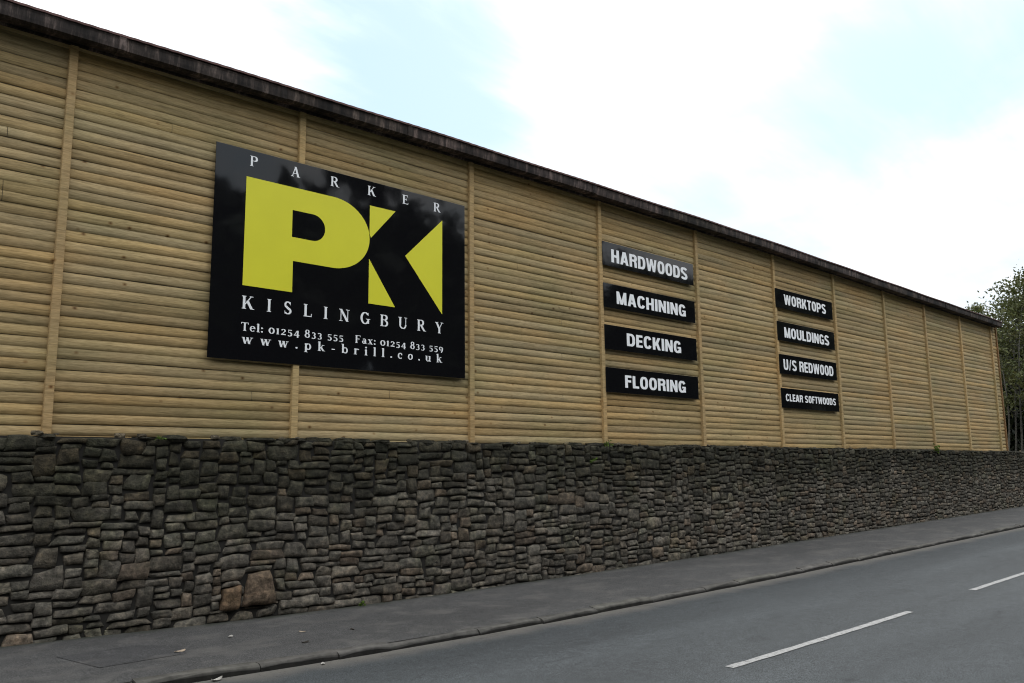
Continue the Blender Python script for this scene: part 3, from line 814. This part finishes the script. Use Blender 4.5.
def big_sign():
    x0, x1, z0, z1 = 3.658, 7.296, 1.256, 3.735
    r = empty('timber_yard_sign', ((x0+x1)/2, YS, z0+Z0), 'large glossy black board with yellow logo and white serif writing reading PARKER KISLINGBURY', 'sign', None)
    panel(r, x0, x1, z0, z1)
    y = YS-.0025
    # yellow monogram
    def shape(loops):
        vs, es = [], []
        for lp in loops:
            b = len(vs); vs += [Vector(a) for a in lp]; es += [(b+i, b+(i+1) % len(lp)) for i in range(len(lp))]
        return delaunay_2d_cdt(vs, es, [], 1, 1e-5)
    m = MB()
    def put(res):
        V, _, F = res[:3]; b = len(m.v)
        for a in V: m.vert(a[0], y, a[1]+Z0)
        for f in F: m.face(*[b+i for i in f])
    bowl = [(5.18+.535*math.cos(R(a)), 2.953+.455*math.sin(R(a))) for a in range(90, -91, -6)]
    outer = [(4.03, 2.115), (4.03, 3.408), ]+bowl+[(4.648, 2.497), (4.648, 2.115)]
    cb = [(4.90+.17*math.cos(R(a)), 2.957+.167*math.sin(R(a))) for a in range(90, -91, -10)]
    inner = [(4.625, 3.124)]+cb+[(4.625, 2.79)]
    V, _, F = shape([outer, inner])[:3]
    def in_counter(f):
        c = sum((Vector(V[i]) for i in f), Vector((0, 0)))/len(f)
        return 4.625 < c.x < 4.90 and 2.79 < c.y < 3.124 or c.x >= 4.90 and ((c.x-4.90)/.17)**2+((c.y-2.957)/.167)**2 < 1
    F = [f for f in F if not in_counter(f)]
    put((V, None, F))
    put(shape([[(5.712, 3.41), (6.112, 3.41), (5.735, 2.98), (5.712, 3.03)]]))
    put(shape([[(5.71, 2.70), (5.71, 2.115), (6.118, 2.115)]]))
    put(shape([[(6.892, 3.44), (6.272, 2.83), (6.892, 2.11)]]))
    m.build('monogram', YELLOW, r)
    for q in (line('PARKER', serif, 4.065, 6.862, 3.545, .125), line('KISLINGBURY', serif, 4.03, 6.915, 1.845, .150),
              line('Tel: 01254 833 555', serif, 4.03, 5.362, 1.592, .096, wide=1.32), line('Fax: 01254 833 559', serif, 5.525, 6.912, 1.592, .096, wide=1.32),
              line('www.pk-brill.co.uk', serif, 4.044, 6.895, 1.446, .112, wide=1.3)):
        flat_letters('lettering', q, y, WHITE, r)
big_sign()

def small_sign(text, sx0, sx1, zt, tx0, tx1, zb, h, label):
    z1, z0 = zt, zt-.408
    r = empty('product_sign', ((sx0+sx1)/2, YS, z0+Z0), label, 'sign', 'black product signs on the cladding')
    panel(r, sx0, sx1, z0, z1)
    flat_letters('lettering', line(text, sans, tx0, tx1, zb, h, 'scale', .10), YS-.0025, WHITE, r)
A, B = (10.245, 12.79), (15.69, 18.16)
small_sign('HARDWOODS', *A, 3.757, 10.465, 12.60, 3.425, .225, 'black sign with white capitals reading HARDWOODS, topmost of the larger column')
small_sign('MACHINING', *A, 3.046, 10.57, 12.50, 2.725, .215, 'black sign reading MACHINING in white, under the HARDWOODS sign')
small_sign('DECKING', *A, 2.347, 10.80, 12.31, 2.035, .215, 'black sign reading DECKING in white, above the FLOORING sign')
small_sign('FLOORING', *A, 1.641, 10.72, 12.40, 1.328, .208, 'black sign reading FLOORING in white, lowest of the nearer column')
small_sign('WORKTOPS', *B, 3.715, 16.03, 17.85, 3.405, .218, 'black sign reading WORKTOPS in white, topmost of the farther column')
small_sign('MOULDINGS', *B, 3.017, 15.96, 17.90, 2.688, .222, 'black sign reading MOULDINGS in white, below the WORKTOPS sign')
small_sign('U/S REDWOOD', *B, 2.318, 15.85, 18.00, 2.0, .222, 'black sign reading U/S REDWOOD in white, above the CLEAR SOFTWOODS sign')
small_sign('CLEAR SOFTWOODS', *B, 1.612, 15.86, 18.02, 1.345, .15, 'black sign with small white capitals reading CLEAR SOFTWOODS, lowest of the farther column')

# ------------------------------------------------------------------ trees
def leaf_quad(m, p, s, rnd, asp=.5):
    n = Vector((rnd.gauss(0, 1), rnd.gauss(0, 1), rnd.gauss(0, 1)+.4)).normalized()
    a = n.orthogonal().normalized(); a.rotate(Matrix.Rotation(rnd.uniform(0, 6.28), 3, n)); b = n.cross(a)
    q = [p+a*s, p+b*s*asp+a*s*.15, p-a*s, p-b*s*asp+a*s*.15]
    m.face(*[m.vert(*v) for v in q])

def tree(kind, base, height, spread, seed, label, leafmat, barkmat, nleaf, leaf, lean=(0, 0), trunk_r=.12, crown0=.25, stems=1, group=None, clumps=40, gapf=.55, dark=(.55, 1.35)):
    rnd = random.Random(seed)
    root = empty(kind, base, label, 'tree', group)
    t = MB(); cl = []
    for s in range(stems):
        pts, rad = [], []; dx, dy = rnd.uniform(-.3, .3)*(stems > 1), rnd.uniform(-.3, .3)*(stems > 1)
        ht = height*rnd.uniform(.85, 1.0) if s else height
        n = 9; ph = rnd.uniform(0, 6)
        for i in range(n+1):
            k = i/n
            pts.append((base[0]+dx+lean[0]*k*k+dx*2.2*k+.22*math.sin(ph+k*5), base[1]+dy+lean[1]*k*k+dy*2.2*k+.12*math.cos(ph+k*4), base[2]+ht*.96*k))
            rad.append(trunk_r*(1-.9*k)*(1.0 if stems == 1 else .75)+.008)
        t.tube(pts, rad)
        for j in range(int(clumps/stems)):
            k = crown0+(1-crown0)*(rnd.random()**.9)*.98
            i = min(n-1, int(k*n)); f = k*n-i
            p = Vector(pts[i])*(1-f)+Vector(pts[i+1])*f
            a = rnd.uniform(0, 2*math.pi)
            reach = spread*(1-((k-crown0)/(1-crown0))**1.4*.86)*rnd.uniform(.35, 1.05)
            e = p+Vector((math.cos(a)*reach, math.sin(a)*reach, reach*rnd.uniform(.05, .65)))
            md = (p+e)/2+Vector((0, 0, reach*.10))
            r0 = max(.012, trunk_r*.35*(1-k)); t.tube([p, md, e], [r0, r0*.6, .006], 5)
            cl += [(e, 1.0), (md.lerp(e, .5), .8), (md, .5)]
    t.build('trunk', barkmat, root, smooth=True)
    m = MB()
    for (c, wgt) in cl:
        v = rnd.uniform(*dark); m.col = (v*rnd.uniform(.9, 1.15), v, v*rnd.uniform(.8, 1.0), 1)
        rr = spread*gapf*rnd.uniform(.28, .5)
        for i in range(int(nleaf/len(cl)*wgt*1.3)):
            d = Vector((rnd.gauss(0, 1), rnd.gauss(0, 1), rnd.gauss(0, .7)))
            leaf_quad(m, c+d*rr*.55, leaf*rnd.uniform(.6, 1.2), rnd)
    m.build('crown', leafmat, root)
    return root
zb = Z0+.3
tree('ash_tree', (36.3, 11.0, zb), 7.9, 2.6, 4, 'slender pale-stemmed tree with open leafy crown beside the warehouse end', LEAF, BARK, 10500, .078, (2.7, .1), .04, .2, 2, None, 120, .5, (.7, 1.3))
tree('ash_tree', (34.9, 10.7, zb), 4.4, .7, 9, 'thin pale sapling with sparse leaves close behind the warehouse corner', LEAF, BARK, 700, .06, (.9, .2), .028, .40, 1, None, 18, .6, (.6, 1.1))
tree('ash_tree', (43.2, 14.0, zb), 7.5, 1.5, 12, 'small loose tree whose yellow-green top shows just above the gutter end', LEAF, BARK, 2200, .08, (-.2, 0), .08, .45, 1, None, 30, .5, (.8, 1.4))
EV = 'evergreen trees behind the warehouse end'
for i, (x, y, h, sp, sd, lb) in enumerate([
    (41.5, 12.3, 5.6, 2.2, 21, 'dark bushy evergreen directly behind the pale-stemmed tree'),
    (46.5, 14.4, 6.2, 2.6, 22, 'tall dark evergreen deeper in the shade behind the warehouse end'),
    (47.5, 12.4, 6.0, 2.6, 23, 'dark evergreen at the right edge above the stone wall'),
    (42.0, 13.6, 4.8, 2.2, 24, 'low dark evergreen half hidden by the warehouse end wall'),
    (38.5, 11.9, 3.2, 1.5, 25, 'low dark holly-like bush filling the gap under the pale-stemmed tree')]):
    tree('evergreen_tree', (x, y, zb), h, sp, sd, lb, DARKLEAF, DARKBARK, 8000, .15, (0, 0), .14, .0, 1, EV, 64, .8, (.5, 1.2))

def woodland():
    """wooded slope across the road, opposite the warehouse: it shows in the glossy signs"""
    rnd = random.Random(8); m = MB()
    for i in range(1500):
        x = rnd.uniform(-40, 95); y = rnd.uniform(-24, -11); hh = 14.0+2.2*min(1, max(0, (x-46)/10))+1.4*noise.noise(Vector((x*.11, 1, 2)))+1.8*noise.noise(Vector((x*.42, 5, 2)))
        z = Z0-1.5+rnd.uniform(0, 1)**.75*hh*(1 if y < -14 else .72); v = rnd.uniform(.6, 1.3); m.col = (v, v, v*.9, 1)
        r = rnd.uniform(.9, 1.9)
        for k in range(26):
            d = Vector((rnd.gauss(0, 1), rnd.gauss(0, 1), rnd.gauss(0, .8)))*r*.5
            p = Vector((x, y, max(z, Z0-1.4)))+d
            if p.y > -8: continue
            leaf_quad(m, p, rnd.uniform(.5, 1.0), rnd, .7)
    for i in range(60):
        x = -40+i*2.25; v = .6; m.col = (v, v, v, 1); m.tube([(x, -16, Z0-1.8), (x+rnd.uniform(-.5, .5), -16.4, Z0+3)], [.2, .1], 6)
    tag(m.build('woodland', DARKLEAF), kind='stuff')
woodland()

# ------------------------------------------------------------------ weeds, leaves and litter
def weed(x, y, z, s, seed, label, n=26):
    rnd = random.Random(seed)
    r = empty('wall_weed', (x, y, z+Z0), label, 'weed', 'weeds rooted in the stone wall')
    st = MB(); lf = MB()
    for i in range(5):
        a = rnd.uniform(-1.4, 1.4); e = Vector((x+math.sin(a)*s*.8, y-s*rnd.uniform(.2, .7), z+Z0+s*rnd.uniform(.1, .8)))
        st.tube([(x, y+.03, z+Z0), (Vector((x, y, z+Z0))+e)/2+Vector((0, 0, s*.15)), e], [.004, .003, .002], 4)
        for k in range(n//5):
            v = rnd.uniform(.7, 1.3); lf.col = (v, v, v*.8, 1)
            p = Vector((x, y, z+Z0)).lerp(e, rnd.uniform(.3, 1.1))+Vector((rnd.gauss(0, 1), rnd.gauss(0, .5), rnd.gauss(0, 1)))*s*.16
            leaf_quad(lf, p, rnd.uniform(.014, .03)*(s/.12)**.5, rnd, .55)
    st.build('stem', WEEDLEAF, r); lf.build('leaves', WEEDLEAF, r)
weed(9.585, 8.70, .09, .09, 1, 'small bright green weed growing from a joint a little below the wall top')
weed(9.98, 8.74, .36, .10, 2, 'low dull green tuft on top of the stone wall left of the FLOORING sign', 30)
weed(22.9, 8.74, .35, .20, 3, 'wide mossy green clump on the wall top near the far end', 60)
weed(3.13, 8.72, .35, .06, 4, 'tiny green sprig on the wall top below the big logo sign', 16)
weed(5.53, 8.70, -1.555, .08, 5, 'green tuft at the foot of the stone wall where it meets the pavement', 24)

PALE = simple('dry_leaf', (.34, .27, .20), .8, .2, 20)
DARKL = simple('dark_leaf', (.035, .03, .025), .8, .2, 20)
PAPER = simple('torn_paper', (.33, .31, .28), .8, .2, 20)
def fallen(name, x, y, z, s, rot, m_, label, cat, group=None, curl=.3, asp=.5):
    m = MB(); n = 6; last = None; c, d = math.cos(rot), math.sin(rot)
    for i in range(n+1):
        t = -1+2*i/n; w = asp*s*(1-t*t)**.6+.002
        r = []
        for q in (-1, 0, 1):
            lx, ly = t*s, q*w; r.append(m.vert(x+lx*c-ly*d, y+lx*d+ly*c, z+Z0+.003+curl*s*(t*t*.6+abs(q)*.3)))
        if last:
            for k in range(2): m.face(last[k], r[k], r[k+1], last[k+1])
        last = r
    o = m.build(name, m_, None, (x, y, z+Z0))
    md = o.modifiers.new('thickness', 'SOLIDIFY'); md.thickness = .002
    return tag(o, label, cat, group)
LG = 'fallen leaves on the pavement'
px = pave_z
fallen('fallen_leaf', 3.00, 7.62, px(3.0, 7.62), .055, .3, PALE, 'large pale dry leaf on the near pavement midway to the kerb', 'leaf', LG)
fallen('fallen_leaf', 3.62, 7.98, px(3.62, 7.98), .04, .9, PAPER, 'whitish curled leaf on the pavement nearest the orange boulder', 'leaf', LG)
fallen('fallen_leaf', 4.27, 7.78, px(4.27, 7.78), .035, 2.2, PALE, 'small pale leaf on the pavement right of the orange boulder', 'leaf', LG)
fallen('fallen_leaf', 4.05, 7.32, px(4.05, 7.32), .042, .2, DARKL, 'dark curled leaf lying nearer the kerb', 'leaf', LG)
fallen('fallen_leaf', 4.72, 7.58, px(4.72, 7.58), .036, 1.5, DARKL, 'dark leaf farther along the pavement, mid-way between wall and kerb', 'leaf', LG)
fallen('litter', 2.93, 6.68, road_z(2.93, 6.68), .055, .35, PAPER, 'crumpled whitish scrap of litter in the gutter against the kerb', 'litter', None, .5, .4)
fallen('litter', 3.86, 6.66, road_z(3.86, 6.66), .03, 1.1, PAPER, 'tiny white scrap in the road channel further along the kerb', 'litter', None, .5, .5)
